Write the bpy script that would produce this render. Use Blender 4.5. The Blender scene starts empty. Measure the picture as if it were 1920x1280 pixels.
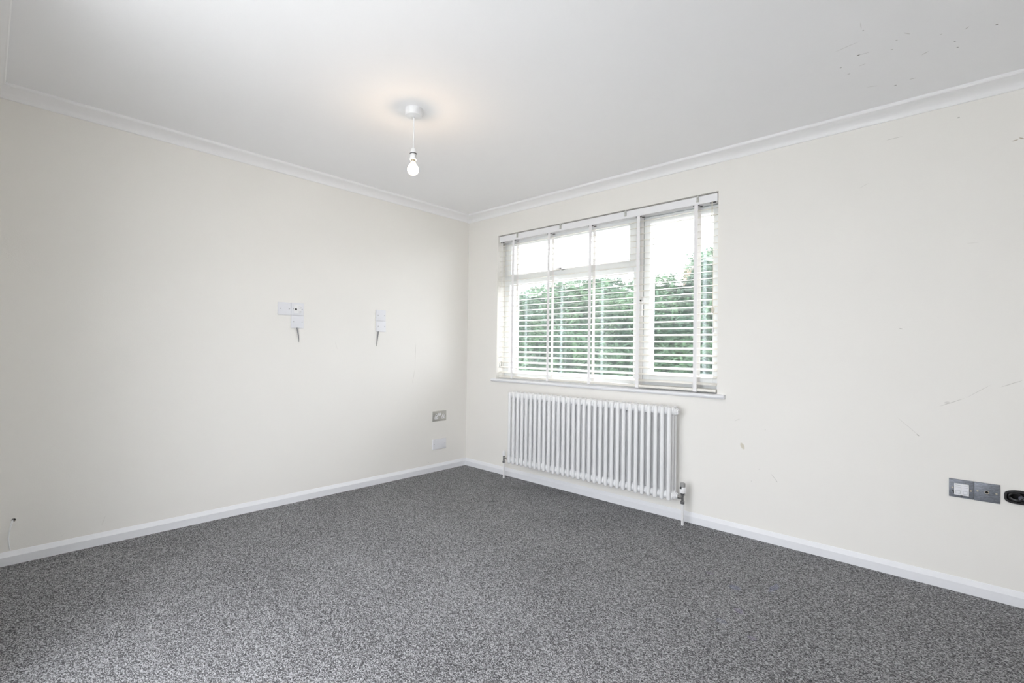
import bpy, bmesh, math, random
import numpy as np
from mathutils import Vector, Matrix

S = bpy.context.scene
COL = S.collection

# ------------------------------------------------------------------ camera
f_px, yaw, pitch, roll = 913.44, 0.7462, 0.0157, 0.0146
fw = Vector((-math.sin(yaw)*math.cos(pitch), math.cos(yaw)*math.cos(pitch), math.sin(pitch)))
rt = fw.cross(Vector((0, 0, 1))).normalized()
up = rt.cross(fw)
r2 = rt*math.cos(roll) + up*math.sin(roll)
u2 = -rt*math.sin(roll) + up*math.cos(roll)
cam_d = bpy.data.cameras.new('camera')
cam_d.sensor_width = 36.0
cam_d.lens = f_px/1920*36.0
cam_d.clip_start = 0.02
cam = bpy.data.objects.new('camera', cam_d)
M = Matrix((r2, u2, -fw)).transposed().to_4x4()
M.translation = Vector((3.313, -2.984, 1.0525))
cam.matrix_world = M
COL.objects.link(cam)
S.camera = cam

# ------------------------------------------------------------------ sky, daylight, exposure
SKY = 6.0
world = bpy.data.worlds.new('overcast_sky')
S.world = world
world.use_nodes = True
bgn = world.node_tree.nodes['Background']
bgn.inputs[0].default_value = (0.935, 0.953, 1.0, 1)
bgn.inputs[1].default_value = SKY


def portal(name, loc, rot, sx, sy):
    l = bpy.data.lights.new(name, 'AREA')
    l.shape = 'RECTANGLE'
    l.size, l.size_y = sx, sy
    l.cycles.is_portal = True
    o = bpy.data.objects.new(name, l)
    o.location, o.rotation_euler = loc, rot
    COL.objects.link(o)


portal('daylight_front', (1.305, 0.30, 1.40), (math.pi/2, 0, math.pi), 1.86, 1.25)
portal('added_daylight_rear', (2.10, -3.33, 1.05), (math.pi/2, 0, 0), 1.8, 2.05)  # sampling portal for the added rear window

vs = S.view_settings
vs.view_transform = 'Standard'
vs.look = 'None'
vs.gamma = 1.0
vs.exposure = 0.69
vs.use_curve_mapping = False
S.cycles.max_bounces = 14
S.cycles.diffuse_bounces = 10
S.cycles.transparent_max_bounces = 24
S.cycles.sample_clamp_indirect = 12.0


# ------------------------------------------------------------------ materials
def new_mat(name):
    m = bpy.data.materials.new(name)
    m.use_nodes = True
    nt = m.node_tree
    return m, nt, nt.nodes['Principled BSDF']


def N(nt, typ, **kw):
    n = nt.nodes.new(typ)
    for k, v in kw.items():
        setattr(n, k, v)
    return n


def math_node(nt, op, a, b=None):
    n = N(nt, 'ShaderNodeMath', operation=op)
    for i, v in enumerate((a, b)):
        if v is None:
            continue
        if isinstance(v, (int, float)):
            n.inputs[i].default_value = v
        else:
            nt.links.new(v, n.inputs[i])
    return n.outputs[0]


def mix_rgb(nt, fac, a, b):
    n = N(nt, 'ShaderNodeMix', data_type='RGBA')
    for idx, v in ((0, fac), (6, a), (7, b)):
        if isinstance(v, (int, float)):
            n.inputs[idx].default_value = v
        elif isinstance(v, tuple):
            n.inputs[idx].default_value = v
        else:
            nt.links.new(v, n.inputs[idx])
    return n.outputs[2]


def rgb(c):
    return (c[0], c[1], c[2], 1)


def obj_coord(nt):
    return N(nt, 'ShaderNodeTexCoord').outputs['Object']


def simple(name, color, rough=0.5, metal=0.0, noise=0.0, nscale=40, bump=0.0, bscale=200, spec=None):
    m, nt, b = new_mat(name)
    b.inputs['Roughness'].default_value = rough
    b.inputs['Metallic'].default_value = metal
    if spec is not None:
        b.inputs['Specular IOR Level'].default_value = spec
    co = obj_coord(nt)
    nz = N(nt, 'ShaderNodeTexNoise')
    nz.inputs['Scale'].default_value = nscale
    nz.inputs['Detail'].default_value = 4
    nt.links.new(co, nz.inputs['Vector'])
    lo = tuple(max(0, c*(1-noise)) for c in color)
    hi = tuple(min(1, c*(1+noise)) for c in color)
    nt.links.new(mix_rgb(nt, nz.outputs[0], rgb(lo), rgb(hi)), b.inputs['Base Color'])
    if bump:
        nb = N(nt, 'ShaderNodeTexNoise')
        nb.inputs['Scale'].default_value = bscale
        nt.links.new(co, nb.inputs['Vector'])
        bp = N(nt, 'ShaderNodeBump')
        bp.inputs['Strength'].default_value = bump
        bp.inputs['Distance'].default_value = 0.001
        nt.links.new(nb.outputs[0], bp.inputs['Height'])
        nt.links.new(bp.outputs[0], b.inputs['Normal'])
    return m


def marks_on(nt, plane, base, marks, wobble=0.004):
    """scuffs, stains and scratches: soft ellipses at fixed places on a wall. mark = (u, v, length, width, angle, colour, strength)"""
    sep = N(nt, 'ShaderNodeSeparateXYZ')
    nt.links.new(obj_coord(nt), sep.inputs[0])
    cmb = N(nt, 'ShaderNodeCombineXYZ')
    nt.links.new(sep.outputs[plane[0]], cmb.inputs[0])
    nt.links.new(sep.outputs[plane[1]], cmb.inputs[1])
    nz = N(nt, 'ShaderNodeTexNoise')
    nz.inputs['Scale'].default_value = 25
    nt.links.new(cmb.outputs[0], nz.inputs['Vector'])
    sub = N(nt, 'ShaderNodeVectorMath', operation='SUBTRACT')
    nt.links.new(nz.outputs['Color'], sub.inputs[0])
    sub.inputs[1].default_value = (0.5, 0.5, 0.5)
    scl = N(nt, 'ShaderNodeVectorMath', operation='SCALE')
    nt.links.new(sub.outputs[0], scl.inputs[0])
    scl.inputs['Scale'].default_value = wobble
    add = N(nt, 'ShaderNodeVectorMath', operation='ADD')
    nt.links.new(cmb.outputs[0], add.inputs[0])
    nt.links.new(scl.outputs[0], add.inputs[1])
    flat = N(nt, 'ShaderNodeVectorMath', operation='MULTIPLY')
    nt.links.new(add.outputs[0], flat.inputs[0])
    flat.inputs[1].default_value = (1, 1, 0)
    for (u, v, L, w, ang, c, st) in marks:
        mp = N(nt, 'ShaderNodeMapping', vector_type='TEXTURE')
        mp.inputs['Location'].default_value = (u, v, 0)
        mp.inputs['Rotation'].default_value = (0, 0, ang)
        mp.inputs['Scale'].default_value = (L/2, w/2, 1)
        nt.links.new(flat.outputs[0], mp.inputs['Vector'])
        ln = N(nt, 'ShaderNodeVectorMath', operation='LENGTH')
        nt.links.new(mp.outputs[0], ln.inputs[0])
        mr = N(nt, 'ShaderNodeMapRange')
        mr.inputs['From Min'].default_value = 1.0
        mr.inputs['From Max'].default_value = 0.7
        mr.inputs['To Max'].default_value = st
        nt.links.new(ln.outputs['Value'], mr.inputs['Value'])
        base = mix_rgb(nt, mr.outputs[0], base, rgb(c))
    return base


def paint(name, color, plane=None, marks=(), bump=0.12, rough=0.75):
    m, nt, b = new_mat(name)
    b.inputs['Roughness'].default_value = rough
    b.inputs['Specular IOR Level'].default_value = 0.25
    co = obj_coord(nt)
    nz = N(nt, 'ShaderNodeTexNoise')
    nz.inputs['Scale'].default_value = 1.7
    nz.inputs['Detail'].default_value = 5
    nt.links.new(co, nz.inputs['Vector'])
    base = mix_rgb(nt, nz.outputs[0], rgb(tuple(c*0.985 for c in color)), rgb(tuple(c*1.015 for c in color)))
    if marks:
        base = marks_on(nt, plane, base, marks)
    nt.links.new(base, b.inputs['Base Color'])
    nb = N(nt, 'ShaderNodeTexNoise')
    nb.inputs['Scale'].default_value = 180
    nb.inputs['Detail'].default_value = 3
    nt.links.new(co, nb.inputs['Vector'])
    n2 = N(nt, 'ShaderNodeTexNoise')
    n2.inputs['Scale'].default_value = 6
    nt.links.new(co, n2.inputs['Vector'])
    h = math_node(nt, 'ADD', nb.outputs[0], math_node(nt, 'MULTIPLY', n2.outputs[0], 2.0))
    bp = N(nt, 'ShaderNodeBump')
    bp.inputs['Strength'].default_value = bump
    bp.inputs['Distance'].default_value = 0.002
    nt.links.new(h, bp.inputs['Height'])
    nt.links.new(bp.outputs[0], b.inputs['Normal'])
    return m


GREY = (0.36, 0.34, 0.32)
DK = (0.12, 0.11, 0.10)
ceil_marks = [(2.984, -0.7345, .095, .004, -.204, GREY, .35), (3.025, -0.6394, .046, .003, .134, DK, .4),
              (3.008, -0.6415, .011, .008, .19, DK, .85), (3.404, -.536, .009, .007, -.3, DK, .9),
              (3.292, -.508, .008, .006, .5, DK, .7), (3.299, -.451, .009, .006, .43, DK, .7),
              (3.095, -.269, .012, .007, -.05, DK, .8), (3.044, -.809, .007, .006, .5, DK, .5),
              (3.0426, -.847, .05, .003, 1.68, GREY, .45), (3.325, -.581, .02, .004, -.86, GREY, .6),
              (3.205, -.486, .03, .005, -.57, GREY, .5), (2.9575, -.509, .012, .006, -.1, GREY, .6),
              (2.941, -.585, .008, .006, -.39, DK, .6), (3.010, -.552, .026, .004, -.2, GREY, .5),
              (3.155, -.2875, .024, .006, .13, GREY, .45), (3.0185, -.3245, .048, .003, .38, GREY, .45),
              (3.162, -.685, .034, .004, .95, GREY, .45), (3.255, -.595, .010, .004, -.1, GREY, .5),
              (3.11, -.60, .010, .005, .2, DK, .45), (3.13, -.66, .009, .005, .3, DK, .4)]
SC = (0.42, 0.40, 0.37)
win_marks = [(2.380, .512, .044, .022, -1.093, (.62, .58, .47), .8),
             (3.278, .840, .105, .003, .476, SC, .5), (3.366, .897, .110, .002, .667, SC, .45),
             (3.469, .936, .082, .003, .466, SC, .5), (3.262, .838, .022, .012, .3, SC, .3),
             (3.098, 1.178, .017, .004, -.325, SC, .6), (3.124, .713, .128, .002, -.77, SC, .4),
             (3.16, .677, .014, .006, -.77, SC, .6), (2.549, .360, .060, .003, -.88, SC, .5),
             (2.56, .344, .010, .005, -.88, SC, .35), (3.300, 2.135, .010, .006, .1, DK, .55),
             (3.480, 1.981, .020, .005, .11, (.30, .22, .12), .6), (3.499, 1.984, .020, .005, -.55, (.30, .22, .12), .7),
             (3.070, 2.106, .070, .003, .015, SC, .5), (3.348, 1.557, .047, .002, -.036, SC, .3),
             (2.47, .395, .007, .005, 0, SC, .35), (2.43, .32, .006, .005, 0, SC, .4), (2.50, .62, .006, .005, 0, SC, .5),
             (2.95, 1.9, .05, .003, .4, SC, .25), (2.35, .66, .04, .006, .5, SC, .2)]
left_marks = [(-.5711, .994, .225, .003, -1.598, SC, .45), (-.5859, .8187, .138, .003, -1.75, SC, .45),
              (-1.265, 1.06, .064, .004, -1.21, SC, .18), (-2.541, .1217, .055, .003, 1.25, SC, .25),
              (-2.70, .085, .02, .003, 1.0, SC, .15), (-2.55, .07, .006, .004, 0, DK, .25), (-.42, .085, .006, .005, 0, DK, .5)]
CREAM = (0.855, 0.838, 0.803)
M_wall_win = paint('cream_paint_window_wall', CREAM, (0, 2), win_marks)
M_wall_left = paint('cream_paint_left_wall', CREAM, (1, 2), left_marks)
M_wall = paint('cream_paint', CREAM)
M_ceil = paint('white_ceiling_paint', (0.88, 0.88, 0.895), (0, 1), ceil_marks, bump=0.08)
M_trim = simple('white_coving_paint', (0.90, 0.90, 0.91), rough=0.5, noise=0.01)
M_gloss = simple('white_gloss_paint', (0.83, 0.84, 0.87), rough=0.3, noise=0.02, nscale=60, bump=0.05, bscale=80)
M_upvc = simple('white_window_plastic', (0.84, 0.86, 0.87), rough=0.3, noise=0.01)
M_rad = simple('white_radiator_enamel', (0.85, 0.855, 0.865), rough=0.25, noise=0.01)
M_slat = simple('ivory_slat_lacquer', (0.79, 0.765, 0.71), rough=0.35, noise=0.015, nscale=30)
M_rail = simple('white_headrail_steel', (0.87, 0.87, 0.89), rough=0.35, noise=0.01)
M_tape = simple('white_woven_tape', (0.88, 0.87, 0.88), rough=0.9, noise=0.04, nscale=600, bump=0.3, bscale=900)
M_cord = simple('cream_cord', (0.72, 0.68, 0.60), rough=0.9, noise=0.05, nscale=300)
M_plastic = simple('white_plate_plastic', (0.78, 0.785, 0.82), rough=0.35, noise=0.01)
M_white = simple('white_fitting_plastic', (0.84, 0.84, 0.85), rough=0.35, noise=0.01)
M_dark = simple('black_plastic', (0.02, 0.02, 0.022), rough=0.3, noise=0.1)
M_hole = simple('dark_socket_hole', (0.01, 0.01, 0.01), rough=0.9, noise=0.1)
M_line = simple('grey_moulded_line', (0.45, 0.45, 0.47), rough=0.6, noise=0.03)
M_clip = simple('clear_plastic_clip', (0.55, 0.55, 0.52), rough=0.2, noise=0.05)
M_chrome = simple('chrome', (0.55, 0.55, 0.54), rough=0.18, metal=1.0, noise=0.05)
M_brass = simple('brass_screw', (0.58, 0.53, 0.44), rough=0.35, metal=1.0, noise=0.08)
M_steelscrew = simple('steel_screw', (0.35, 0.35, 0.36), rough=0.4, metal=1.0, noise=0.08)
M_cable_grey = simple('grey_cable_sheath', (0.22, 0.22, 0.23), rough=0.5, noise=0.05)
M_cable_white = simple('white_cable_sheath', (0.88, 0.89, 0.90), rough=0.4, noise=0.03)


def brushed(name, color, rough, streak, scale=(4, 4, 220), metal=1.0):
    m, nt, b = new_mat(name)
    b.inputs['Metallic'].default_value = metal
    mp = N(nt, 'ShaderNodeMapping')
    mp.inputs['Scale'].default_value = scale
    nt.links.new(obj_coord(nt), mp.inputs[0])
    nz = N(nt, 'ShaderNodeTexNoise')
    nz.inputs['Scale'].default_value = 3
    nz.inputs['Detail'].default_value = 6
    nz.inputs['Distortion'].default_value = 1.2
    nt.links.new(mp.outputs[0], nz.inputs['Vector'])
    nt.links.new(mix_rgb(nt, nz.outputs[0], rgb(tuple(c*(1-streak) for c in color)),
                         rgb(tuple(min(1, c*(1+streak)) for c in color))), b.inputs['Base Color'])
    b.inputs['Roughness'].default_value = rough
    return m


M_brushed = brushed('brushed_steel_plate', (0.58, 0.57, 0.54), 0.42, 0.25)
M_zinc = brushed('scratched_grey_metal_plate', (0.20, 0.213, 0.245), 0.5, 0.9, scale=(22, 22, 70), metal=0.35)


def glass_mat():
    m, nt, b = new_mat('double_glazing')
    nt.nodes.remove(b)
    out = nt.nodes['Material Output']
    tr = N(nt, 'ShaderNodeBsdfTransparent')
    tr.inputs[0].default_value = (0.980, 0.984, 0.984, 1)
    gl = N(nt, 'ShaderNodeBsdfGlossy')
    gl.inputs['Roughness'].default_value = 0.0
    gl.inputs['Color'].default_value = (0.93, 1, 1, 1)
    # Schlick reflectance, the same for both faces of the sheet
    ge = N(nt, 'ShaderNodeNewGeometry')
    dt = N(nt, 'ShaderNodeVectorMath', operation='DOT_PRODUCT')
    nt.links.new(ge.outputs['Normal'], dt.inputs[0])
    nt.links.new(ge.outputs['Incoming'], dt.inputs[1])
    g = math_node(nt, 'SUBTRACT', 1.0, math_node(nt, 'ABSOLUTE', dt.outputs['Value']))
    k = math_node(nt, 'ADD', math_node(nt, 'MULTIPLY', math_node(nt, 'POWER', g, 5.0), 0.9), 0.105)
    mx = N(nt, 'ShaderNodeMixShader')
    nt.links.new(k, mx.inputs[0])
    nt.links.new(tr.outputs[0], mx.inputs[1])
    nt.links.new(gl.outputs[0], mx.inputs[2])
    nt.links.new(mx.outputs[0], out.inputs['Surface'])
    return m


M_glass = glass_mat()


def bulb_mats():
    """clear glass, glowing from the lit core inside it"""
    m, nt, b = new_mat('lit_bulb_glass')
    nt.nodes.remove(b)
    tr = N(nt, 'ShaderNodeBsdfTransparent')
    tr.inputs[0].default_value = (.9, .9, .88, 1)
    em = N(nt, 'ShaderNodeEmission')
    em.inputs['Color'].default_value = (1.0, 0.80, 0.55, 1)
    em.inputs['Strength'].default_value = 3.0
    ad = N(nt, 'ShaderNodeAddShader')
    nt.links.new(tr.outputs[0], ad.inputs[0])
    nt.links.new(em.outputs[0], ad.inputs[1])
    nt.links.new(ad.outputs[0], nt.nodes['Material Output'].inputs['Surface'])
    c, nt, b = new_mat('glowing_filament')
    b.inputs['Base Color'].default_value = (1, .9, .7, 1)
    b.inputs['Emission Color'].default_value = (1.0, 0.70, 0.42, 1)
    b.inputs['Emission Strength'].default_value = 440.0
    return m, c


M_bulb, M_core_glow = bulb_mats()


def carpet_mat():
    m, nt, b = new_mat('grey_fleck_loop_carpet')
    b.inputs['Roughness'].default_value = 0.95
    b.inputs['Specular IOR Level'].default_value = 0.1
    co = obj_coord(nt)
    wob = N(nt, 'ShaderNodeTexNoise')
    wob.inputs['Scale'].default_value = 60
    nt.links.new(co, wob.inputs['Vector'])
    off = N(nt, 'ShaderNodeVectorMath', operation='SCALE')
    nt.links.new(wob.outputs['Color'], off.inputs[0])
    off.inputs['Scale'].default_value = 0.012
    ad = N(nt, 'ShaderNodeVectorMath', operation='ADD')
    nt.links.new(co, ad.inputs[0])
    nt.links.new(off.outputs[0], ad.inputs[1])
    mp = N(nt, 'ShaderNodeMapping')
    mp.inputs['Scale'].default_value = (300, 440, 1)
    nt.links.new(ad.outputs[0], mp.inputs[0])
    vo = N(nt, 'ShaderNodeTexVoronoi', voronoi_dimensions='2D')
    vo.inputs['Scale'].default_value = 1.0
    nt.links.new(mp.outputs[0], vo.inputs['Vector'])
    bw = N(nt, 'ShaderNodeSeparateColor')
    nt.links.new(vo.outputs['Color'], bw.inputs[0])
    n1 = N(nt, 'ShaderNodeTexNoise')
    n1.inputs['Scale'].default_value = 85
    n1.inputs['Detail'].default_value = 6
    n1.inputs['Roughness'].default_value = 0.75
    nt.links.new(co, n1.inputs['Vector'])
    n2 = N(nt, 'ShaderNodeTexNoise')
    n2.inputs['Scale'].default_value = 2.2
    n2.inputs['Detail'].default_value = 3
    nt.links.new(co, n2.inputs['Vector'])
    v = math_node(nt, 'ADD', math_node(nt, 'MULTIPLY', bw.outputs[0], 0.66),
                  math_node(nt, 'MULTIPLY', n1.outputs[0], 0.70))
    v = math_node(nt, 'ADD', v, math_node(nt, 'MULTIPLY', n2.outputs[0], 0.14))
    cr = N(nt, 'ShaderNodeValToRGB')
    cr.color_ramp.elements[0].position = 0.34
    cr.color_ramp.elements[0].color = (0.034, 0.034, 0.036, 1)
    cr.color_ramp.elements[1].position = 1.02
    cr.color_ramp.elements[1].color = (0.47, 0.47, 0.485, 1)
    e = cr.color_ramp.elements.new(0.70)
    e.color = (0.130, 0.130, 0.135, 1)
    nt.links.new(v, cr.inputs[0])
    BL = (.20, .22, .34)
    VI = (.22, .19, .29)
    marks = [(2.565, -.68, .055, .045, -.33, BL, .35), (2.693, -.56, .12, .035, 1.5, BL, .35),
             (2.644, -.876, .062, .03, -.45, VI, .4), (2.742, -1.04, .04, .03, -.1, VI, .35),
             (2.43, -.62, .05, .03, 0, VI, .2), (2.62, -1.0, .05, .04, .3, BL, .2)]
    base = marks_on(nt, (0, 1), cr.outputs[0], marks, wobble=0.03)
    # pressed rings left by furniture feet along the left wall
    for (cx, cy) in ((.30, -2.41), (.225, -2.575), (.19, -2.74)):
        d = N(nt, 'ShaderNodeVectorMath', operation='DISTANCE')
        nt.links.new(co, d.inputs[0])
        d.inputs[1].default_value = (cx, cy, 0)
        a = math_node(nt, 'ABSOLUTE', math_node(nt, 'SUBTRACT', d.outputs['Value'], 0.075))
        mr = N(nt, 'ShaderNodeMapRange')
        mr.inputs['From Min'].default_value = 0.010
        mr.inputs['From Max'].default_value = 0.003
        mr.inputs['To Max'].default_value = 0.36
        nt.links.new(a, mr.inputs['Value'])
        base = mix_rgb(nt, mr.outputs[0], base, (.42, .42, .43, 1))
    nt.links.new(base, b.inputs['Base Color'])
    bp = N(nt, 'ShaderNodeBump')
    bp.inputs['Strength'].default_value = 0.5
    bp.inputs['Distance'].default_value = 0.003
    nt.links.new(math_node(nt, 'SUBTRACT', v, vo.outputs['Distance']), bp.inputs['Height'])
    nt.links.new(bp.outputs[0], b.inputs['Normal'])
    return m


M_carpet = carpet_mat()


# ------------------------------------------------------------------ mesh builder
class MB:
    def __init__(self):
        self.bm = bmesh.new()

    def box(self, a, b, bevel=0.0, seg=2):
        bm = bmesh.new()
        bmesh.ops.create_cube(bm, size=1)
        c = [(a[i]+b[i])/2 for i in range(3)]
        d = [abs(b[i]-a[i]) for i in range(3)]
        for v in bm.verts:
            v.co = Vector((c[0]+v.co.x*d[0], c[1]+v.co.y*d[1], c[2]+v.co.z*d[2]))
        if bevel:
            bmesh.ops.bevel(bm, geom=bm.edges[:], offset=bevel, segments=seg, profile=0.5, affect='EDGES')
        return self._merge(bm)

    def _merge(self, bm):
        me = bpy.data.meshes.new('tmp')
        bm.to_mesh(me)
        bm.free()
        self.bm.from_mesh(me)
        bpy.data.meshes.remove(me)
        return self

    def lathe(self, prof, center, axis='Z', n=24, ends=True):
        """prof: (radius, distance along axis) pairs from center"""
        vb = self.bm
        rings = []
        for (r, h) in prof:
            ring = []
            for i in range(n):
                t = 2*math.pi*i/n
                a, b2 = r*math.cos(t), r*math.sin(t)
                if axis == 'Z':
                    p = (center[0]+a, center[1]+b2, center[2]+h)
                elif axis == 'X':
                    p = (center[0]+h, center[1]+a, center[2]+b2)
                else:
                    p = (center[0]+a, center[1]+h, center[2]+b2)
                ring.append(vb.verts.new(p))
            rings.append(ring)
        fs = []
        for q, s in zip(rings, rings[1:]):
            for i in range(n):
                j = (i+1) % n
                fs.append(vb.faces.new((q[i], q[j], s[j], s[i])))
        if ends:
            fs.append(vb.faces.new(rings[0][::-1]))
            fs.append(vb.faces.new(rings[-1]))
        bmesh.ops.recalc_face_normals(vb, faces=fs)
        return self

    def tube(self, pts, r, n=10, closed=False, taper=None):
        vb = self.bm
        pts = [Vector(p) for p in pts]
        m = len(pts)
        ref = None
        rings = []
        for i, p in enumerate(pts):
            if closed:
                t = (pts[(i+1) % m]-pts[i-1]).normalized()
            else:
                t = (pts[min(i+1, m-1)]-pts[max(i-1, 0)]).normalized()
            if ref is None:
                ref = t.orthogonal().normalized()
            ref = (ref - t*ref.dot(t)).normalized()
            bi = t.cross(ref)
            rr = r if taper is None else r*taper[i]
            rings.append([vb.verts.new(p + ref*(rr*math.cos(2*math.pi*k/n)) + bi*(rr*math.sin(2*math.pi*k/n))) for k in range(n)])
        fs = []
        for i in range(m if closed else m-1):
            q, s = rings[i], rings[(i+1) % m]
            for k in range(n):
                j = (k+1) % n
                fs.append(vb.faces.new((q[k], q[j], s[j], s[k])))
        if not closed:
            fs.append(vb.faces.new(rings[0][::-1]))
            fs.append(vb.faces.new(rings[-1]))
        bmesh.ops.recalc_face_normals(vb, faces=fs)
        return self

    def ellipsoid(self, c, rx, ry, rz, seg=20, rings=12):
        bm = bmesh.new()
        bmesh.ops.create_uvsphere(bm, u_segments=seg, v_segments=rings, radius=1)
        for v in bm.verts:
            v.co = Vector((c[0]+v.co.x*rx, c[1]+v.co.y*ry, c[2]+v.co.z*rz))
        return self._merge(bm)

    def prism(self, poly, lo, hi, axis, bevel=0.0):
        """poly of 2D points; extruded along axis from lo to hi"""
        bm = bmesh.new()

        def P(u, v, w):
            return {'X': (w, u, v), 'Y': (u, w, v), 'Z': (u, v, w)}[axis]
        a = [bm.verts.new(P(u, v, lo)) for u, v in poly]
        b = [bm.verts.new(P(u, v, hi)) for u, v in poly]
        n = len(poly)
        bm.faces.new(a)
        bm.faces.new(b[::-1])
        for i in range(n):
            j = (i+1) % n
            bm.faces.new((a[j], a[i], b[i], b[j]))
        bmesh.ops.recalc_face_normals(bm, faces=bm.faces[:])
        if bevel:
            bmesh.ops.bevel(bm, geom=bm.edges[:], offset=bevel, segments=2, profile=0.5, affect='EDGES')
        return self._merge(bm)

    def build(self, name, mat, parent=None, smooth=False, origin=None):
        me = bpy.data.meshes.new(name)
        if origin is None:
            origin = ORIGIN.get(parent.name, Vector()) if parent else Vector()
        for v in self.bm.verts:
            v.co -= Vector(origin)
        self.bm.to_mesh(me)
        self.bm.free()
        me.materials.append(mat)
        if smooth:
            for p in me.polygons:
                p.use_smooth = True
            me.set_sharp_from_angle(angle=math.radians(38))
        o = bpy.data.objects.new(name, me)
        COL.objects.link(o)
        if parent:
            o.parent = parent
            ORIGIN[o.name] = Vector(origin)
        else:
            o.location = origin
            ORIGIN[o.name] = Vector(origin)
        return o


ORIGIN = {}


def thing(name, loc, label, cat, group=None):
    o = bpy.data.objects.new(name, None)
    o.empty_display_size = 0.05
    o.location = loc
    COL.objects.link(o)
    o['label'], o['category'] = label, cat
    if group:
        o['group'] = group
    ORIGIN[o.name] = Vector(loc)
    return o


def struct(o):
    o['kind'] = 'structure'
    return o


def cut(o, cutter):
    md = o.modifiers.new('cut', 'BOOLEAN')
    md.object = cutter
    md.solver = 'EXACT'
    dg = bpy.context.evaluated_depsgraph_get()
    me = bpy.data.meshes.new_from_object(o.evaluated_get(dg))
    o.modifiers.clear()
    old = o.data
    o.data = me
    bpy.data.meshes.remove(old)
    cm = cutter.data
    bpy.data.objects.remove(cutter)
    bpy.data.meshes.remove(cm)


# ------------------------------------------------------------------ room shell
H = 2.2458
XR, YB = 4.30, -3.034          # right wall, rear wall (behind the camera)
WX0, WX1, WZ0, WZ1 = 0.376, 2.233, 0.774, 2.025     # window opening
WD = 0.28                      # outside face of the window wall

floor = struct(MB().box((-0.2, YB-0.2, -0.2), (XR+0.2, 0.2, 0.0)).build('floor', M_carpet))
ceiling = struct(MB().box((-0.3, YB-0.3, H), (XR+0.3, 0.32, H+0.2)).build('ceiling', M_ceil))

wall = struct(MB().box((-0.25, 0, -0.3), (XR+0.25, WD, H+0.02)).build('wall_front', M_wall_win))
cut(wall, MB().box((WX0, -0.1, WZ0), (WX1, WD+0.1, WZ1)).build('opening', M_wall))
cut(wall, MB().box((3.452, -0.1, 0.435), (3.53, 0.045, 0.477)).build('recess', M_wall))

wl = struct(MB().box((-0.25, YB-0.25, -0.3), (0, 0.02, H+0.02)).build('wall_left', M_wall_left))
cut(wl, MB().lathe([(0.0085, -0.06), (0.0085, 0.06)], (0, -2.8735, 0.2055), 'X', 16).build('hole_cutter', M_wall))

wr = struct(MB().box((-0.25, YB-0.25, -0.3), (XR+0.25, YB, H+0.02)).build('wall_rear', M_wall))
RX0, RX1, RZ0, RZ1 = 1.25, 2.95, 0.07, 2.02  # opening of the added rear window that brightens the room
cut(wr, MB().box((RX0, YB-0.4, RZ0), (RX1, YB+0.1, RZ1)).build('opening', M_wall))
struct(MB().box((XR, YB-0.25, -0.3), (XR+0.25, 0.02, H+0.02)).build('wall_right', M_wall))

# coving: lip at the ceiling, concave curve, small lip at the wall
ZC, DC = 2.1949, 0.089
cove = [(0, ZC), (0.008, ZC), (0.011, ZC+0.004)]
for i in range(1, 9):
    t = i/9*math.pi/2
    # concave arc centred on the room side
    cx, cz = 0.092, ZC-0.004
    cove.append((0.011+(0.078-0.011)*(1-math.cos(t)), ZC+0.004+(H-0.016-ZC-0.004)*math.sin(t)))
cove += [(0.078, H-0.015), (0.085, H-0.015), (DC, H-0.011), (DC, H+0.001), (0, H+0.001)]


def run_profile(name, prof, kind, lo, hi, mitre_lo=True, mitre_hi=True):
    """profile (offset from wall, z) swept along a wall with mitred ends"""
    bm = bmesh.new()

    def pt(d, z, s, end):
        m = d if (mitre_lo if end == 0 else mitre_hi) else 0
        s = s + m if end == 0 else s - m
        return {'left': (d, s, z), 'front': (s, -d, z), 'right': (XR-d, s, z), 'rear': (s, YB+d, z)}[kind]
    A = [bm.verts.new(pt(d, z, lo, 0)) for d, z in prof]
    B = [bm.verts.new(pt(d, z, hi, 1)) for d, z in prof]
    n = len(prof)
    for i in range(n):
        j = (i+1) % n
        bm.faces.new((A[i], A[j], B[j], B[i]))
    bm.faces.new(A)
    bm.faces.new(B[::-1])
    bmesh.ops.recalc_face_normals(bm, faces=bm.faces[:])
    mb = MB()
    mb._merge(bm)
    return mb


for i, (k, lo, hi) in enumerate((('left', YB, 0), ('front', 0, XR), ('rear', 0, XR), ('right', YB, 0))):
    struct(run_profile('', cove, k, lo, hi).build('trim_%d' % (i+1), M_trim, smooth=True))
skirt = [(0, -0.01), (0.016, -0.01), (0.016, 0.040), (0.0145, 0.0425), (0.004, 0.0605), (0.002, 0.0622), (0, 0.0622)]
for k, lo, hi in (('left', YB, 0), ('front', 0, XR), ('rear', 0, XR), ('right', YB, 0)):
    struct(run_profile('', skirt, k, lo, hi).build('baseboard_%s' % k, M_gloss))


# ------------------------------------------------------------------ the window
win = bpy.data.objects.new('window_1', None)
win.location = (1.305, 0.12, 0.80)
COL.objects.link(win)
win['kind'] = 'structure'
ORIGIN['window_1'] = Vector(win.location)
SILL = 0.80
fr = MB()
FY0, FY1 = 0.090, 0.160


def bar(mb, x0, x1, z0, z1, y0, y1, bev=0.004):
    mb.box((x0, y0, z0), (x1, y1, z1), bev)


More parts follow.
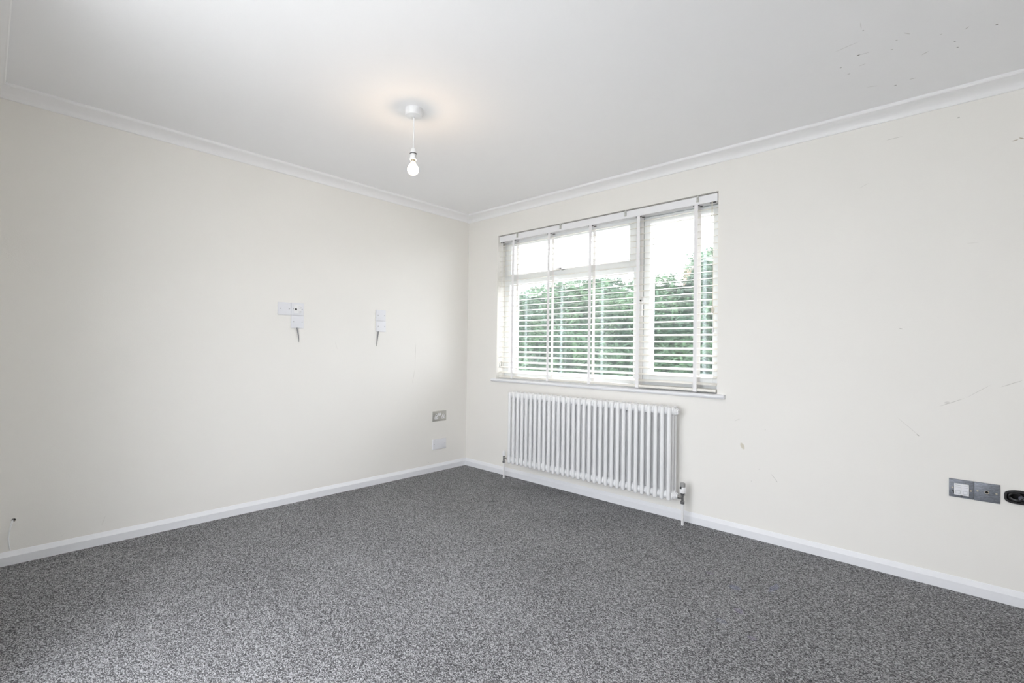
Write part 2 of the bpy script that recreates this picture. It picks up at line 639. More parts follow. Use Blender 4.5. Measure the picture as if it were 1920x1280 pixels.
bar(fr, WX0+.001, 0.436, SILL, WZ1, FY0, FY1)
bar(fr, 2.185, WX1-.001, SILL, WZ1, FY0, FY1)
bar(fr, 0.430, 2.19, SILL, 0.860, FY0, FY1)
bar(fr, 0.430, 2.19, 1.972, WZ1-.001, FY0, FY1)
fr.build('window_frame', M_upvc, win)
bar_m = MB()
bar(bar_m, 1.622, 1.722, 0.858, 1.974, FY0+.0005, FY1-.001)
bar_m.build('mullion', M_upvc, win)
tr = MB()
bar(tr, 0.434, 1.624, 1.607, 1.672, FY0+.001, FY1-.0015)
tr.build('transom', M_upvc, win)


def bead(mb, x0, x1, z0, z1, yf, yg, w):
    """picture-frame bead sloping from the face (yf) down to the glass (yg)"""
    o = [(x0, z0), (x1, z0), (x1, z1), (x0, z1)]
    i = [(x0+w, z0+w), (x1-w, z0+w), (x1-w, z1-w), (x0+w, z1-w)]
    bm = bmesh.new()
    of = [bm.verts.new((x, yf, z)) for x, z in o]
    inn = [bm.verts.new((x, yg, z)) for x, z in i]
    ib = [bm.verts.new((x, yg+.014, z)) for x, z in i]
    ob = [bm.verts.new((x, yg+.014, z)) for x, z in o]
    for a, b in ((of, inn), (inn, ib), (ib, ob), (ob, of)):
        for k in range(4):
            j = (k+1) % 4
            bm.faces.new((a[k], a[j], b[j], b[k]))
    bmesh.ops.recalc_face_normals(bm, faces=bm.faces[:])
    mb._merge(bm)


b1 = MB()
bead(b1, .432, 1.626, .856, 1.611, .098, .124, .016)
b1.build('glazing_bead', M_upvc, win)
MB().box((.436, .122, .862), (1.622, .127, 1.605)).build('pane', M_glass, win)


def sash(x0, x1, z0, z1, w, name):
    s = MB()
    y0, y1 = 0.072, 0.135
    bar(s, x0, x0+w, z0, z1, y0, y1, .006)
    bar(s, x1-w, x1, z0, z1, y0, y1, .006)
    bar(s, x0+w-.007, x1-w+.007, z0, z0+w, y0+.0003, y1, .006)
    bar(s, x0+w-.007, x1-w+.007, z1-w, z1, y0+.0003, y1, .006)
    o = s.build(name, M_upvc, win)
    b = MB()
    bead(b, x0+w-.004, x1-w+.004, z0+w-.004, z1-w+.004, .080, .110, .012)
    b.build('glazing_bead', M_upvc, o)
    MB().box((x0+w, .108, z0+w), (x1-w, .113, z1-w)).build('pane', M_glass, o)
    return o


vent = sash(.415, 1.652, 1.640, 1.985, .055, 'vent_sash')
case = sash(1.708, 2.224, .856, 1.966, .048, 'casement_sash')
# gasket in the gap beside the casement
MB().box((1.698, .076, .86), (1.7085, .0905, 1.962)).build('gasket', simple('grey_gasket', (.34, .36, .36), rough=.7, noise=.05), win)
# casement handle: base with key barrel, lever hanging down
h = MB().box((1.692, .058, 1.370), (1.722, .073, 1.425), .004)
h.box((1.700, .040, 1.285), (1.716, .052, 1.385), .004)
h.box((1.700, .044, 1.365), (1.716, .060, 1.395), .004)
hd = h.build('handle', M_white, case, smooth=True)
MB().lathe([(.0052, -.003), (.0052, .003)], (1.703, .0405, 1.395), 'Y', 14).build('lock_barrel', M_hole, case)
MB().lathe([(.004, -.002), (.004, .002)], (1.714, .0570, 1.419), 'Y', 10).build('screw', M_steelscrew, case)
# vent handle: wedge base, lever to the right
v = MB().prism([(.935, 1.672), (1.045, 1.668), (1.02, 1.698), (.965, 1.698)], .052, .073, 'Y', .003)
v.box((1.005, .038, 1.672), (1.085, .048, 1.684), .003)
v.box((1.005, .042, 1.672), (1.022, .056, 1.686), .003)
v.build('handle', M_white, vent, smooth=True)
MB().box((1.010, .0370, 1.6855), (1.020, .050, 1.6895), .002).build('lock_barrel', M_hole, vent)
MB().box((1.030, .0365, 1.6695), (1.062, .040, 1.6735), .001).build('lever_shade_strip', M_steelscrew, vent)  # dark strip modelled in place of the shade under the lever
# window board with rounded nose and horns
SB = 0.774
nose = [(-.010, SB), (-.022, SB+.001), (-.029, SB+.006), (-.032, SB+.013), (-.029, SB+.020), (-.022, SB+.025), (-.010, SILL), (.001, SILL), (.001, SB)]
sm = MB()
sm.prism([(y, z) for y, z in nose], 0.338, 2.282, 'X')
sm.box((WX0+.001, .0005, SB+.0005), (WX1-.001, .1, SILL-.0002))
sm.build('window_sill', M_gloss, win, smooth=True)
MB().box((WX0-.05, .15, SB-.05), (WX1+.05, .36, SB+.012), .006).build('outer_sill', M_upvc, win)

# added rear window, unseen behind the camera, to fill the room with daylight
w2 = bpy.data.objects.new('added_rear_window', None)
w2.location = (2.10, YB-.1, .20)
COL.objects.link(w2)
w2['kind'] = 'structure'
ORIGIN['added_rear_window'] = Vector(w2.location)
f2 = MB()
for x0, x1, z0, z1 in ((RX0, RX0+.06, RZ0, RZ1), (RX1-.06, RX1, RZ0, RZ1), (RX0+.05, RX1-.05, RZ0, RZ0+.06),
                       (RX0+.05, RX1-.05, RZ1-.06, RZ1), (2.07, 2.13, RZ0+.05, RZ1-.05)):
    bar(f2, x0, x1, z0, z1, YB-.17, YB-.10)
f2.build('window_frame', M_upvc, w2)
for x0, x1 in ((RX0+.06, 2.07), (2.13, RX1-.06)):
    MB().box((x0, YB-.137, RZ0+.06), (x1, YB-.132, RZ1-.06)).build('pane', M_glass, w2)

# ------------------------------------------------------------------ venetian blind
BX0, BX1 = 0.3875, 2.2265
blind = thing('venetian_blind', (1.306, 0.035, 0.80), 'white venetian blind with five wide ladder tapes, half-tilted, hung in the window recess', 'blind')
hr = MB().box((BX0, .004, 1.967), (BX1, .062, 2.0165), .003).build('headrail', M_rail, blind)
for x in (.594, 1.042, 1.603, 2.106):
    c = MB().box((x-.0075, -.001, 1.982), (x+.0075, .0045, 2.021), .0012)
    c.box((x-.0075, -.004, 1.981), (x+.0075, .0045, 1.986), .001)
    c.build('valance_clip', M_clip, hr)
    MB().lathe([(.0025, -.0012), (.0025, .0012)], (x, -.0012, 2.004), 'Y', 8).build('clip_hole', M_steelscrew, hr)
# slat: 50 mm, slightly crowned, room edge lower
TILT = math.radians(12.0)
sl = MB()
prof = []
for i in range(9):
    u = -.0252 + .0504*i/8
    prof.append((u, .0014 + .0012*(1-(u/.0252)**2)))
prof += [(.0252, -.0012)] + [(-.0252 + .0504*i/8, -.0015 + .0012*(1-((-.0252+.0504*i/8)/.0252)**2)) for i in range(7, 0, -1)] + [(-.0252, -.0012)]
ca, sa = math.cos(TILT), math.sin(TILT)
poly = [(u*ca - w*sa, u*sa + w*ca) for u, w in prof]
sl.prism(poly, BX0+.001, BX1-.001, 'X')
slat0 = sl.build('slat', M_slat, blind, smooth=True, origin=(0, 0, 0))
slat_mesh = slat0.data
SLAT_Y = .0355
rnd = random.Random(4)
zs = [0.8507 + .0432*k + sa*.0252 for k in range(26)]
for k, z in enumerate(zs):
    o = slat0 if k == 0 else slat0.copy()
    if k:
        COL.objects.link(o)
    o.parent = blind
    o.location = Vector((rnd.uniform(-.0008, .0008), SLAT_Y, z)) - Vector(blind.location)
    o.rotation_euler = (rnd.uniform(-.01, .01), rnd.uniform(-.0003, .0003), 0)
MB().box((BX0+.004, .012, .8085), (BX1-.004, .060, .8265), .004).build('bottom_rail', M_slat, blind, smooth=True)
for x in (.5465, .927, 1.312, 1.699, 2.094):
    t = MB()
    w = .0118
    t.box((x-w, .0075, .806), (x+w, .0083, 1.968))
    t.box((x-w, .0637, .812), (x+w, .0645, 1.968))
    t.box((x-w, .0075, .805), (x+w, .064, .8062))
    for z in zs:
        zz = z - .0032
        t.prism([(.0083, zz-.0275*sa/ca-.0006), (.0637, zz+.0275*sa/ca-.0006), (.0637, zz+.0275*sa/ca), (.0083, zz-.0275*sa/ca)], x-w*.55, x+w*.55, 'X')
    t.build('ladder_tape', M_tape, blind)
    MB().box((x-.021, .010, 1.9635), (x+.021, .020, 1.9675), .001).build('cord_guide', M_dark, blind)
    MB().box((x+.006, .045, 1.9635), (x+.024, .055, 1.9675), .001).build('cord_guide', M_dark, blind)
# lift cords on the right: two strands, a knot and an acorn
lc = MB()
lc.tube([(2.194, .0005, 1.968), (2.193, -.003, 1.85), (2.2005, -.003, 1.60), (2.2045, -.003, 1.31)], .0013, 6)
lc.tube([(2.199, .0005, 1.968), (2.2035, -.003, 1.84), (2.2055, -.003, 1.60), (2.2060, -.003, 1.31)], .0013, 6)
lc.tube([(2.2050, -.003, 1.31), (2.2115, -.004, 1.27), (2.2115, -.004, 1.23), (2.2085, -.004, 1.20)], .0014, 6)
cd = lc.build('lift_cord', M_cord, blind, smooth=True)
kn = MB().tube([(2.205 + .008*math.cos(t), -.004 + .004*math.sin(2*t), 1.305 + .013*math.sin(t)+.004*math.cos(3*t)) for t in [2*math.pi*i/16 for i in range(16)]], .004, 7, closed=True)
kn.tube([(2.197, -.004, 1.290), (2.203, -.006, 1.300), (2.212, -.006, 1.322)], .0028, 6)
kn.build('knot', M_cord, cd, smooth=True)
MB().lathe([(.001, .030), (.004, .028), (.0065, .012), (.0075, .002), (.0065, 0)], (2.2085, -.004, 1.172), 'Z', 12).build('acorn', M_tape, cd, smooth=True)
MB().box((2.178, .006, 1.962), (2.214, .016, 1.9675), .001).build('cord_lock', M_dark, blind)
# tilt cords on the left
tc = MB()
tc.tube([(.428, .0005, 1.968), (.433, -.003, 1.5), (.4385, -.003, .945)], .0011, 6)
tc.tube([(.420, .0005, 1.968), (.418, -.003, 1.5), (.4195, -.003, .930)], .0011, 6)
td = tc.build('tilt_cord', M_tape, blind, smooth=True)
for x, z in ((.4385, .908), (.4195, .894)):
    MB().lathe([(.0012, .040), (.003, .036), (.0055, .012), (.006, .002), (.005, 0)], (x, -.003, z), 'Z', 12).build('tassel', M_clip, td, smooth=True)
MB().box((.402, .006, 1.962), (.438, .016, 1.9675), .001).build('cord_lock', M_dark, blind)

# ------------------------------------------------------------------ column radiator
RYc = -.0925
rad = thing('column_radiator', (1.327, RYc, 0.0), 'white three-column radiator hung below the window', 'radiator')
PITCH, X0r = .0445, .660
sec = MB()
yf, yb, zb, zt = -.130, -.055, .1545, .6995


def rad_tube(y, top, bot):
    sec.lathe([(.004, bot), (.0085, bot+.0015), (.0118, bot+.0055), (.0129, bot+.012), (.0129, top-.012), (.0118, top-.0055), (.0085, top-.0015), (.004, top)],
              (0, y, 0), 'Z', 14)


rad_tube(yf, .711, .142)
rad_tube(RYc, .705, .150)
rad_tube(yb, .713, .142)
for z in (zb+.016, zt-.014):
    sec.box((-.0118, yf, z-.026), (.0118, yb, z+.0255), .0085, 3)
    sec.lathe([(.021, -.0223), (.0255, -.017), (.0255, .017), (.021, .0223)], (0, RYc-.008, z), 'X', 20)
sec0 = sec.build('radiator_section', M_rad, rad, smooth=True, origin=(0, 0, 0))
for i in range(31):
    o = sec0 if i == 0 else sec0.copy()
    if i:
        COL.objects.link(o)
    o.parent = rad
    o.location = Vector((X0r + PITCH*i, 0, 0)) - Vector(rad.location)
XL, XE = X0r, X0r + 30*PITCH
for z, xs in ((zb+.016, (-1, 1)), (zt-.016, (-1, 1))):
    for s in xs:
        x = XL if s < 0 else XE
        MB().lathe([(.024, s*.020), (.024, s*.028), (.021, s*.029), (.021, s*.036), (.016, s*.038), (.016, s*.043), (.006, s*.044)],
                   (x, RYc, z), 'X', 8).build('end_bush', M_rad, rad, smooth=True)
MB().lathe([(.004, .042), (.004, .050)], (XE, RYc, zt-.016), 'X', 8).build('air_vent', M_clip, rad)
for x in (X0r+PITCH*4.5, X0r+PITCH*25.5):
    for z in (.20, .66):
        MB().box((x-.012, -.0925, z-.012), (x+.012, .001, z+.004), .002).build('wall_bracket', M_rad, rad)
# right valve: pipe, chrome body, white thermostatic head with grey top
vx, vy = 2.066, -.089
vb = MB().lathe([(.0095, .128), (.0135, .130), (.0135, .146), (.0095, .148), (.0095, .178), (.0150, .180), (.0150, .190), (.012, .192)], (vx, vy, 0), 'Z', 12)
vb.lathe([(.008, 0), (.013, .001), (.013, .012), (.008, .014), (.008, .03)], (XE+.044, vy, zb+.012), 'X', 6)
vb.lathe([(.008, .008), (.008, vx-XE-.044)], (XE+.044, vy, zb+.012), 'X', 12)
V = vb.build('thermostatic_valve', M_chrome, rad, smooth=True)
MB().lathe([(.0075, .0), (.0075, .130)], (vx, vy, 0), 'Z', 14).build('pipe', M_white, V, smooth=True)
MB().lathe([(.0145, .190), (.0145, .195)], (vx, vy, 0), 'Z', 16).build('collar', M_dark, V)
MB().lathe([(.0175, .195), (.0185, .197), (.0185, .229), (.0170, .231)], (vx, vy, 0), 'Z', 20).build('valve_head', M_white, V, smooth=True)
MB().lathe([(.0155, .230), (.0155, .252), (.0145, .255), (.0110, .255)], (vx, vy, 0), 'Z', 20).build('valve_cap', simple('smoky_grey_cap', (.30, .30, .30), rough=.2, noise=.1), V, smooth=True)
MB().box((vx-.010, vy-.0200, .222), (vx+.001, vy-.010, .234), .001).build('setting_pointer', M_dark, V)
# left valve: lockshield with white cap
vx = .566
vb = MB().lathe([(.0095, .124), (.0130, .126), (.0130, .142), (.0095, .144), (.0095, .178), (.0120, .180), (.0120, .186)], (vx, vy, 0), 'Z', 12)
vb.lathe([(.008, -.0), (.013, -.001), (.013, -.012), (.008, -.014), (.008, -(XL-.044-vx))], (XL-.044, vy, zb+.012), 'X', 6)
V = vb.build('lockshield_valve', M_chrome, rad, smooth=True)
MB().lathe([(.0075, .0), (.0075, .126)], (vx, vy, 0), 'Z', 14).build('pipe', M_white, V, smooth=True)
MB().lathe([(.0125, .184), (.0130, .186), (.0125, .218), (.0110, .221), (.006, .222)], (vx, vy, 0), 'Z', 18).build('valve_cap', M_white, V, smooth=True)

# ------------------------------------------------------------------ pendant light
PX, PY = 1.296, -1.550
pen = thing('pendant_light', (PX, PY, H), 'bare lit bulb hanging on a white flex from a round ceiling rose', 'light')
MB().lathe([(.043, .0), (.043, -.010), (.0425, -.030), (.0400, -.0355), (.012, -.0385), (.006, -.040)], (PX, PY, H), 'Z', 40).build('ceiling_rose', M_white, pen, smooth=True)
MB().lathe([(.0045, -.0385), (.0045, -.042)], (PX, PY, H), 'Z', 10).build('cord_grip', M_line, pen)
MB().tube([(PX, PY, H-.039), (PX+.0006, PY, 2.15), (PX, PY, 2.045)], .0033, 8).build('flex', M_white, pen, smooth=True)
MB().lathe([(.005, .0), (.0095, -.002), (.013, -.012), (.0155, -.024), (.0165, -.0262)], (PX, PY, 2.0495), 'Z', 24).build('lamp_holder', M_white, pen, smooth=True)
MB().lathe([(.0172, .0), (.0178, -.0012), (.0172, -.0035)], (PX, PY, 2.0235), 'Z', 24).build('holder_ring', M_dark, pen)
MB().lathe([(.0150, .0), (.0150, -.022), (.0172, -.0235), (.0172, -.028), (.0150, -.029)], (PX, PY, 2.0205), 'Z', 24).build('holder_skirt', M_white, pen, smooth=True)
MB().lathe([(.0105, .002), (.0115, -.010), (.0105, -.012)], (PX, PY, 1.9925), 'Z', 20).build('bulb_cap', M_brass, pen, smooth=True)
bp = [(.0105, .0425), (.0108, .036), (.0120, .0305), (.0150, .0265), (.0185, .0222), (.0235, .0155), (.0265, .0080), (.0278, 0)]
for i in range(1, 8):
    a = i/8*math.pi/2
    bp.append((.0278*math.cos(a), -.0285*math.sin(a)))
bp.append((.001, -.0286))
bulb = MB().lathe(bp, (PX, PY, 1.9425), 'Z', 28).build('bulb', M_bulb, pen, smooth=True)
MB().ellipsoid((PX, PY, 1.9535), .0075, .0075, .0085, 14, 10).build('filament', M_core_glow, bulb, smooth=True)

# ------------------------------------------------------------------ plates on the left wall


def left_plate(name, y0, y1, z0, z1, label, cat, depth=.008, mat=None, group=None):
    """a bevelled face plate lying on the left wall, with its two screws"""
    o = thing(name, (0, (y0+y1)/2, z0), label, cat, group)
    MB().box((-.001, y0, z0), (depth, y1, z1), min(.0022, depth*.4)).build('plate', mat or M_plastic, o, smooth=True)
    zc = (z0+z1)/2
    for y in (y0+.0165, y1-.0115) if (y1-y0) < .1 else (y0+.0135, y1-.0135):
        MB().lathe([(.0033, depth-.001), (.0033, depth+.0005), (.002, depth+.0006)], (0, y, zc), 'X', 10).build('screw', M_steelscrew, o)
    return o


PG = 'square white plates on the left wall'
left_plate('blank_plate', -1.6807, -1.5957, 1.2574, 1.3425, 'square white blanking plate at the left end of the L-shaped group of three', 'plate', group=PG)
a = left_plate('aerial_plate', -1.5939, -1.5097, 1.2590, 1.3440, 'square white socket plate with a black aerial hole', 'socket', group=PG)
MB().box((.0075, -1.577, 1.275), (.0090, -1.525, 1.328), .0006).build('insert', M_white, a)
MB().lathe([(.0068, .0085), (.0068, .0096)], (0, -1.563, 1.300), 'X', 18).build('aerial_hole', M_hole, a)
for z, pts in ((1.318, 1), (1.288, 1)):
    mk = MB()
    mk.box((.0088, -1.545, z), (.0093, -1.529, z+.0012))
    mk.box((.0088, -1.530, z-.011), (.0093, -1.5288, z+.001))
    mk.box((.0088, -1.545, z-.011), (.0093, -1.529, z-.0098))
    mk.build('moulded_outline', M_line, a)
left_plate('blank_plate', -1.5930, -1.5080, 1.1734, 1.2580, 'square white blanking plate below the aerial socket plate', 'plate', group=PG)
left_plate('blank_plate', -.9490, -.8645, 1.2560, 1.3400, 'upper of the two stacked square white plates nearer the corner', 'plate', group=PG)
left_plate('blank_plate', -.9465, -.8615, 1.1720, 1.2545, 'lower of the two stacked square white plates nearer the corner', 'plate', group=PG)


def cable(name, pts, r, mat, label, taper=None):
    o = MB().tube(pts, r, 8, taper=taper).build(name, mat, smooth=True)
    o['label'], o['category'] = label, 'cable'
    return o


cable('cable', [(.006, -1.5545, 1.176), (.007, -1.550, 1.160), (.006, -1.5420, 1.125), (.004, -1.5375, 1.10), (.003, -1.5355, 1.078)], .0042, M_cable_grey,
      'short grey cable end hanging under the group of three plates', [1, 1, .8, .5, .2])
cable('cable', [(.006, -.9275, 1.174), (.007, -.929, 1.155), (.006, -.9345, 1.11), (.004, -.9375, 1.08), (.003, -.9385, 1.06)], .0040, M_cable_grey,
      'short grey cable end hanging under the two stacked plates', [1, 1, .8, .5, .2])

# double socket, brushed steel
y0, y1, z0, z1 = -.3830, -.2370, .4253, .5112
s = thing('double_socket', (0, (y0+y1)/2, z0), 'brushed steel double power socket with white inserts near the corner', 'socket')
MB().box((-.001, y0, z0), (.0042, y1, z1), .0012).build('plate', M_brushed, s, smooth=True)
for sgn, yc in ((-1, -.346), (1, -.270)):
    # white insert around the three pin slots: a rounded lobe over a wider base
    pl = []
    for i in range(9):
        t = math.pi*i/8
        pl.append((yc + .0115*math.cos(t), .4725 + .012*math.sin(t)))
    pl += [(yc-.0125, .466), (yc-.019, .462), (yc-.0205, .448), (yc-.017, .4435), (yc+.017, .4435), (yc+.0205, .448), (yc+.019, .462), (yc+.0125, .466)]
    i_ = MB().prism(pl, .003, .0050, 'X').build('insert', M_white, s)
    MB().box((.0045, yc-.0025, .469), (.0053, yc+.0025, .478)).build('pin_slot', M_hole, i_)
    for d in (-.0115, .0115):
        MB().box((.0045, yc+d-.0035, .4525), (.0053, yc+d+.0035, .4570)).build('pin_slot', M_hole, i_)
    yr = -.310 + sgn*.0095 - .001
    rk = MB().prism([(.003, .4715), (.0080, .4735), (.0055, .4830), (.0068, .4925), (.003, .4945)], yr-.0055, yr+.0055, 'Y')
    # profile is drawn across (x, z)
    rk.build('rocker', M_white, s)
for y in (y0+.010, y1-.010):
    MB().lathe([(.0032, .0035), (.0032, .0050)], (0, y, (z0+z1)/2+.001), 'X', 10).build('screw', M_steelscrew, s)

left_plate('blank_double_plate', -.3815, -.2355, .1855, .2725, 'white double blanking plate low down beneath the steel socket', 'plate')

# white twin cable out of a drilled hole at the far left
wc = MB()
wc.tube([(-.03, -2.8770, .2080), (.004, -2.8790, .2035), (.012, -2.8840, .185), (.013, -2.8890, .155), (.011, -2.8905, .125), (.008, -2.8880, .095), (.005, -2.8830, .070)], .0019, 8)
wc.tube([(-.03, -2.8740, .2075), (.006, -2.8760, .2020), (.015, -2.8815, .183), (.015, -2.8868, .155), (.013, -2.8885, .125), (.010, -2.8862, .095), (.006, -2.8815, .068)], .0019, 8)
w = wc.build('twin_cable', M_cable_white, smooth=True)
w['label'], w['category'] = 'thin white twin cable hanging out of a small drilled hole low on the left wall', 'cable'

# ------------------------------------------------------------------ plates on the window wall
MG = 'grey metal plates low on the window wall'
d = thing('data_outlet', (3.3095, 0, .4165), 'grey metal plate with a white twin data socket, right of the radiator', 'socket', MG)
MB().box((3.2685, -.0055, .4170), (3.3502, .001, .4975), .0014).build('plate', M_zinc, d, smooth=True)
ins = MB().box((3.2862, -.0115, .4290), (3.3352, -.004, .4795), .001).build('insert', M_white, d)
for xm in (3.2988, 3.3230):
    md = MB().box((xm-.0108, -.0135, .4300), (xm+.0108, -.0110, .4785), .0006).build('module', M_plastic, d)
    MB().box((xm-.0098, -.0142, .4725), (xm+.0098, -.0133, .4740)).build('label_line', M_line, md)
    MB().box((xm-.0098, -.0142, .4640), (xm+.0098, -.0133, .4650)).build('label_line', M_line, md)
    sh = MB()
    for a, b in (((xm-.0078, .4360), (xm+.0078, .4371)), ((xm-.0078, .4490), (xm+.0078, .4501)), ((xm-.0078, .4365), (xm-.0067, .4495)), ((xm+.0067, .4365), (xm+.0078, .4495))):
        sh.box((a[0], -.0142, a[1]), (b[0], -.0133, b[1]))
    sh.build('port_shutter', M_line, md)
for x, z in ((3.2805, .4580), (3.3410, .4540)):
    MB().lathe([(.0035, -.0068), (.0035, -.0045)], (x, 0, z), 'Y', 12).build('screw', M_brass, d)
cl = MB().prism([(3.2765, .4500), (3.2855, .4470), (3.2855, .4330), (3.2830, .4330), (3.2800, .4440)], -.0075, -.0050, 'Y')
cl.build('spring_clip', M_dark, d)
MB().box((3.3070, -.0080, .4245), (3.3140, -.0050, .4300), .0006).build('spring_clip', M_dark, d)

c = thing('coaxial_outlet', (3.3915, 0, .4165), 'scratched grey metal plate with one round aerial hole, right of the data socket', 'socket', MG)
MB().box((3.3512, -.0055, .4165), (3.4325, .001, .4975), .0016).build('plate', M_zinc, c, smooth=True)
MB().lathe([(.0072, -.0075), (.0072, -.0045)], (3.3915, 0, .4585), 'Y', 20).build('collar', M_brass, c)
MB().lathe([(.0052, -.0080), (.0052, -.0050)], (3.3915, 0, .4585), 'Y', 20).build('aerial_hole', M_hole, c)
for x, z in ((3.3625, .4590), (3.4215, .4580)):
    MB().lathe([(.0035, -.0068), (.0035, -.0045)], (x, 0, z), 'Y', 12).build('screw', M_brass, c)

# open black box in the wall, half out of the picture
k = thing('cable_box', (3.49, 0, .428), 'glossy black plastic cable box let into the wall at the right edge', 'box')


def ring_prism(outer, inner, y0, y1):
    bm = bmesh.new()
    n = len(outer)
    R = [[bm.verts.new((x, y, z)) for x, z in pl] for pl, y in ((outer, y0), (inner, y0), (inner, y1), (outer, y1))]
    for a in range(4):
        q, s_ = R[a], R[(a+1) % 4]
        for i in range(n):
            j = (i+1) % n
            bm.faces.new((q[i], q[j], s_[j], s_[i]))
    bmesh.ops.recalc_face_normals(bm, faces=bm.faces[:])
    return bm


cx, cz = 3.492, .4555
outer, inner = [], []
for i in range(40):
    t = 2*math.pi*i/40
    ex = 2/3.2
    ct, st = math.cos(t), math.sin(t)
    sx = math.copysign(abs(ct)**ex, ct)
    sz = math.copysign(abs(st)**ex, st)
    lift = .004*max(0, st)*math.exp(-((ct-.1)/.5)**2)
    outer.append((cx+.048*sx, cz+(.0270*sz)+lift))
    inner.append((cx+.040*sx, cz+.0195*sz+lift*.6))
mb = MB()
mb._merge(ring_prism(outer, inner, -.010, .002))
mb.build('rim', M_dark, k, smooth=True)
MB().box((3.4525, .0405, .4355), (3.5295, .0445, .4765)).build('back', M_dark, k)
lin = MB()
lin._merge(ring_prism([(x+(cx-x)*.10, z+(cz-z)*.12) for x, z in inner], [(x+(cx-x)*.16, z+(cz-z)*.18) for x, z in inner], 0.0, .040))
lin.build('liner', M_dark, k, smooth=True)
co = MB()
for j, (rx, rz, yy) in enumerate(((.021, .0165, -.004), (.0165, .013, .004), (.020, .0155, .012))):
    co.tube([(3.479 + rx*math.cos(t), yy + .003*math.sin(2*t+j), .4560 + rz*math.sin(t)) for t in [2*math.pi*i/24 for i in range(24)]], .0035, 8, closed=True)
co.build('cable_coil', M_dark, k, smooth=True)
MB().lathe([(.0105, -.006), (.0095, -.007), (.0095, .01)], (3.497, 0, .4545), 'Y', 18).build('connector', simple('grey_connector', (.10, .10, .13), rough=.25, noise=.1), k, smooth=True)

# ------------------------------------------------------------------ outside: ground, hedge, house
rng = np.random.default_rng(7)
M_ground = simple('pale_bounce_paving', (.66, .66, .64), rough=.9, noise=.1, nscale=3)  # paving made pale to bounce added daylight up to the ceiling
struct(MB().box((-40, -40, -.60), (40, 40, -.35)).build('ground', M_ground))

mF, ntF, bF = new_mat('conifer_foliage')
bF.inputs['Roughness'].default_value = .6
nzF = N(ntF, 'ShaderNodeTexNoise')
nzF.inputs['Scale'].default_value = 2.5
nzF.inputs['Detail'].default_value = 6
ntF.links.new(obj_coord(ntF), nzF.inputs['Vector'])
crF = N(ntF, 'ShaderNodeValToRGB')
crF.color_ramp.elements[0].position = .32
crF.color_ramp.elements[0].color = (.075, .130, .105, 1)
crF.color_ramp.elements[1].position = .68
crF.color_ramp.elements[1].color = (.175, .280, .168, 1)
ntF.links.new(nzF.outputs[0], crF.inputs[0])
ntF.links.new(crF.outputs[0], bF.inputs['Base Color'])
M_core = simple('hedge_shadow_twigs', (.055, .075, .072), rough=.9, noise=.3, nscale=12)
M_twig = simple('bare_twig', (.16, .13, .10), rough=.8, noise=.2)


def hedge_top(x):
    return 2.36 + .10*math.sin(x*2.1+.4) + .07*math.sin(x*5.3) + .05*math.sin(x*11.7+1) + (.16 if -.15 < x < .75 else 0)


def sprays(n, xr, yfun, zfun, size):
    """flat fern-like conifer sprays, each a stem with side leaflets"""
    V, F = [], []
    base = 0
    rng = np.random.default_rng(7 + n)
    for i in range(n):
        x = rng.uniform(*xr)
        z = zfun(x)
        y = yfun(x, z)
        L = size*rng.uniform(.55, 1.35)
        az = rng.normal(-math.pi/2, .75)
        el = rng.normal(.12, .40)
        dvec = np.array([math.cos(az)*math.cos(el), math.sin(az)*math.cos(el), math.sin(el)])
        side = np.cross(dvec, [0, 0, 1])
        side /= np.linalg.norm(side)+1e-9
        nrm = np.cross(side, dvec)
        side = side*math.cos(.5) + nrm*math.sin(rng.uniform(-.6, .6))
        p = np.array([x, y, z])
        nl = 7
        for k in range(nl):
            s0 = k/nl
            w = L*.34*(1-.7*s0)
            q = p + dvec*L*s0
            droop = np.array([0, 0, -.25*L*s0*s0])
            q = q + droop
            for sg in (-1, 1):
                tip = q + dvec*w*.75 + side*sg*w
                V += [q - dvec*L*.02, q + dvec*L*.075, tip]
                F.append((base, base+1, base+2))
                base += 3
    return V, F


Vs, Fs = sprays(39000, (-5.6, 5.0), lambda x, z: 5.0 + .12*math.sin(x*3.1+z*4) + .10*math.sin(z*6.3+x*1.3) + rng.uniform(-.10, .22),
                lambda x: rng.uniform(-.3, hedge_top(x)), .135)
V2, F2 = sprays(6500, (-5.6, 5.0), lambda x, z: 5.15 + rng.uniform(-.2, .35), lambda x: hedge_top(x) + abs(rng.normal(0, .065)), .11)
n0 = len(Vs)
Vs += V2
Fs += [tuple(i+n0 for i in t) for t in F2]
hg = thing('conifer_hedge', (-1.6, 5.1, -.35), 'tall green conifer hedge filling the view beyond the window', 'hedge')
me = bpy.data.meshes.new('foliage')
me.from_pydata([tuple(v - np.array([-1.6, 5.1, -.35])) for v in Vs], [], Fs)
me.materials.append(mF)
fo = bpy.data.objects.new('foliage', me)
COL.objects.link(fo)
fo.parent = hg
fo['kind'] = 'stuff'
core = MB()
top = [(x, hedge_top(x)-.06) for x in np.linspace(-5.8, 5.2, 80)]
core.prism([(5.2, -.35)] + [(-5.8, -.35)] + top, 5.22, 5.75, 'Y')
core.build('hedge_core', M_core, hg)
tw = MB()
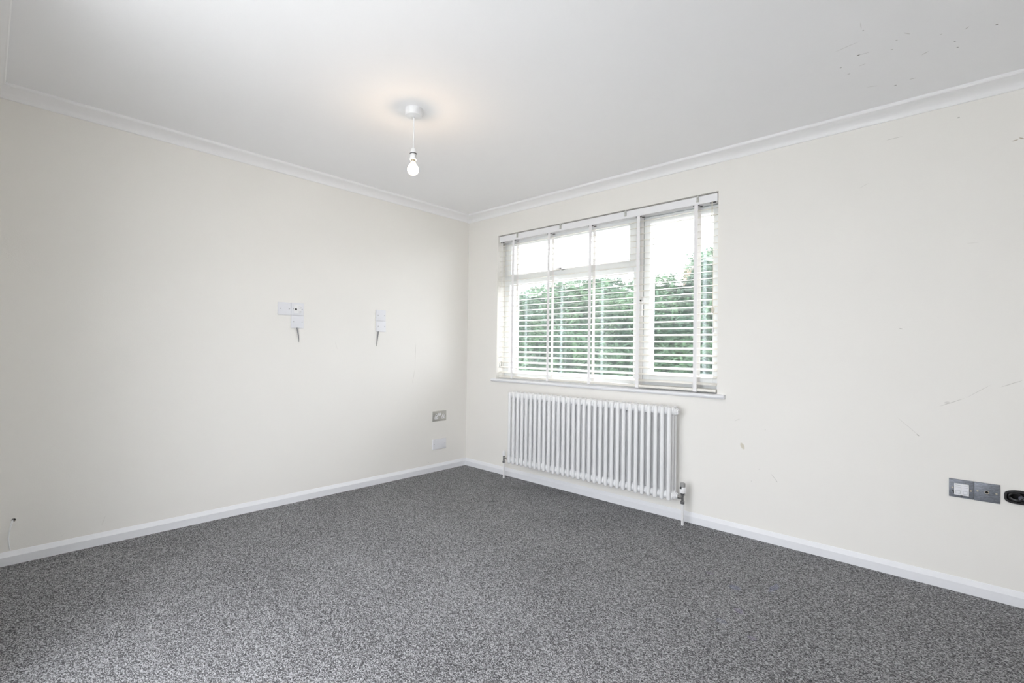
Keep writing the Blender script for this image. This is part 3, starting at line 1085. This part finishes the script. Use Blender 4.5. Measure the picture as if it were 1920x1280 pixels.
for i in range(46):
    x = rng.uniform(-3.2, .3)
    z0 = hedge_top(x)-.05
    a = rng.normal(0, .35)
    L = rng.uniform(.10, .26)
    p0 = Vector((x, 5.15, z0))
    p1 = p0 + Vector((math.sin(a)*L, 0, math.cos(a)*L))
    tw.tube([p0, (p0+p1)/2 + Vector((.01, 0, .01)), p1], .004, 4)
    tw.tube([(p0+p1)/2, (p0+p1)/2 + Vector((math.sin(a+.8)*L*.4, 0, math.cos(a+.8)*L*.4))], .003, 4)
twg = tw.build('twigs', M_twig, hg)
twg['kind'] = 'stuff'

# brick house beyond the hedge
mB, ntB, bB = new_mat('pale_red_brick')
brk = N(ntB, 'ShaderNodeTexBrick')
brk.inputs['Color1'].default_value = (.42, .20, .16, 1)
brk.inputs['Color2'].default_value = (.50, .27, .22, 1)
brk.inputs['Mortar'].default_value = (.55, .50, .46, 1)
brk.inputs['Scale'].default_value = 4.4
mpB = N(ntB, 'ShaderNodeMapping')
mpB.inputs['Rotation'].default_value = (math.pi/2, 0, 0)
ntB.links.new(obj_coord(ntB), mpB.inputs[0])
ntB.links.new(mpB.outputs[0], brk.inputs['Vector'])
ntB.links.new(brk.outputs[0], bB.inputs['Base Color'])
M_roof = simple('grey_roof_tiles', (.40, .41, .39), rough=.8, noise=.2, nscale=8)
hs = thing('house', (-1.0, 16.5, -.35), 'pale red brick house with a grey roof, glimpsed above the hedge', 'house')
MB().box((-4.05, 14.0, -.35), (6.5, 19.5, 4.02)).build('wall', mB, hs)
rf = MB().prism([(13.75, 3.98), (16.75, 4.78), (19.75, 3.98), (19.75, 4.10), (16.75, 4.92), (13.75, 4.10)], -4.25, 6.7, 'X')
rf.build('roof', M_roof, hs)
for x in (-3.28, -1.7):
    wf = MB()
    for a, b in (((x-.42, 2.9), (x-.36, 3.92)), ((x+.36, 2.9), (x+.42, 3.92)), ((x-.37, 3.86), (x+.37, 3.92)), ((x-.37, 2.9), (x+.37, 2.96)), ((x-.03, 2.95), (x+.03, 3.87))):
        wf.box((a[0], 13.94, a[1]), (b[0], 14.02, b[1]))
    W_ = wf.build('house_window', M_upvc, hs)
    MB().box((x-.37, 13.975, 2.95), (x+.37, 13.995, 3.87)).build('window_pane', simple('curtained_glass', (.7, .72, .74), rough=.2, noise=.05), W_)
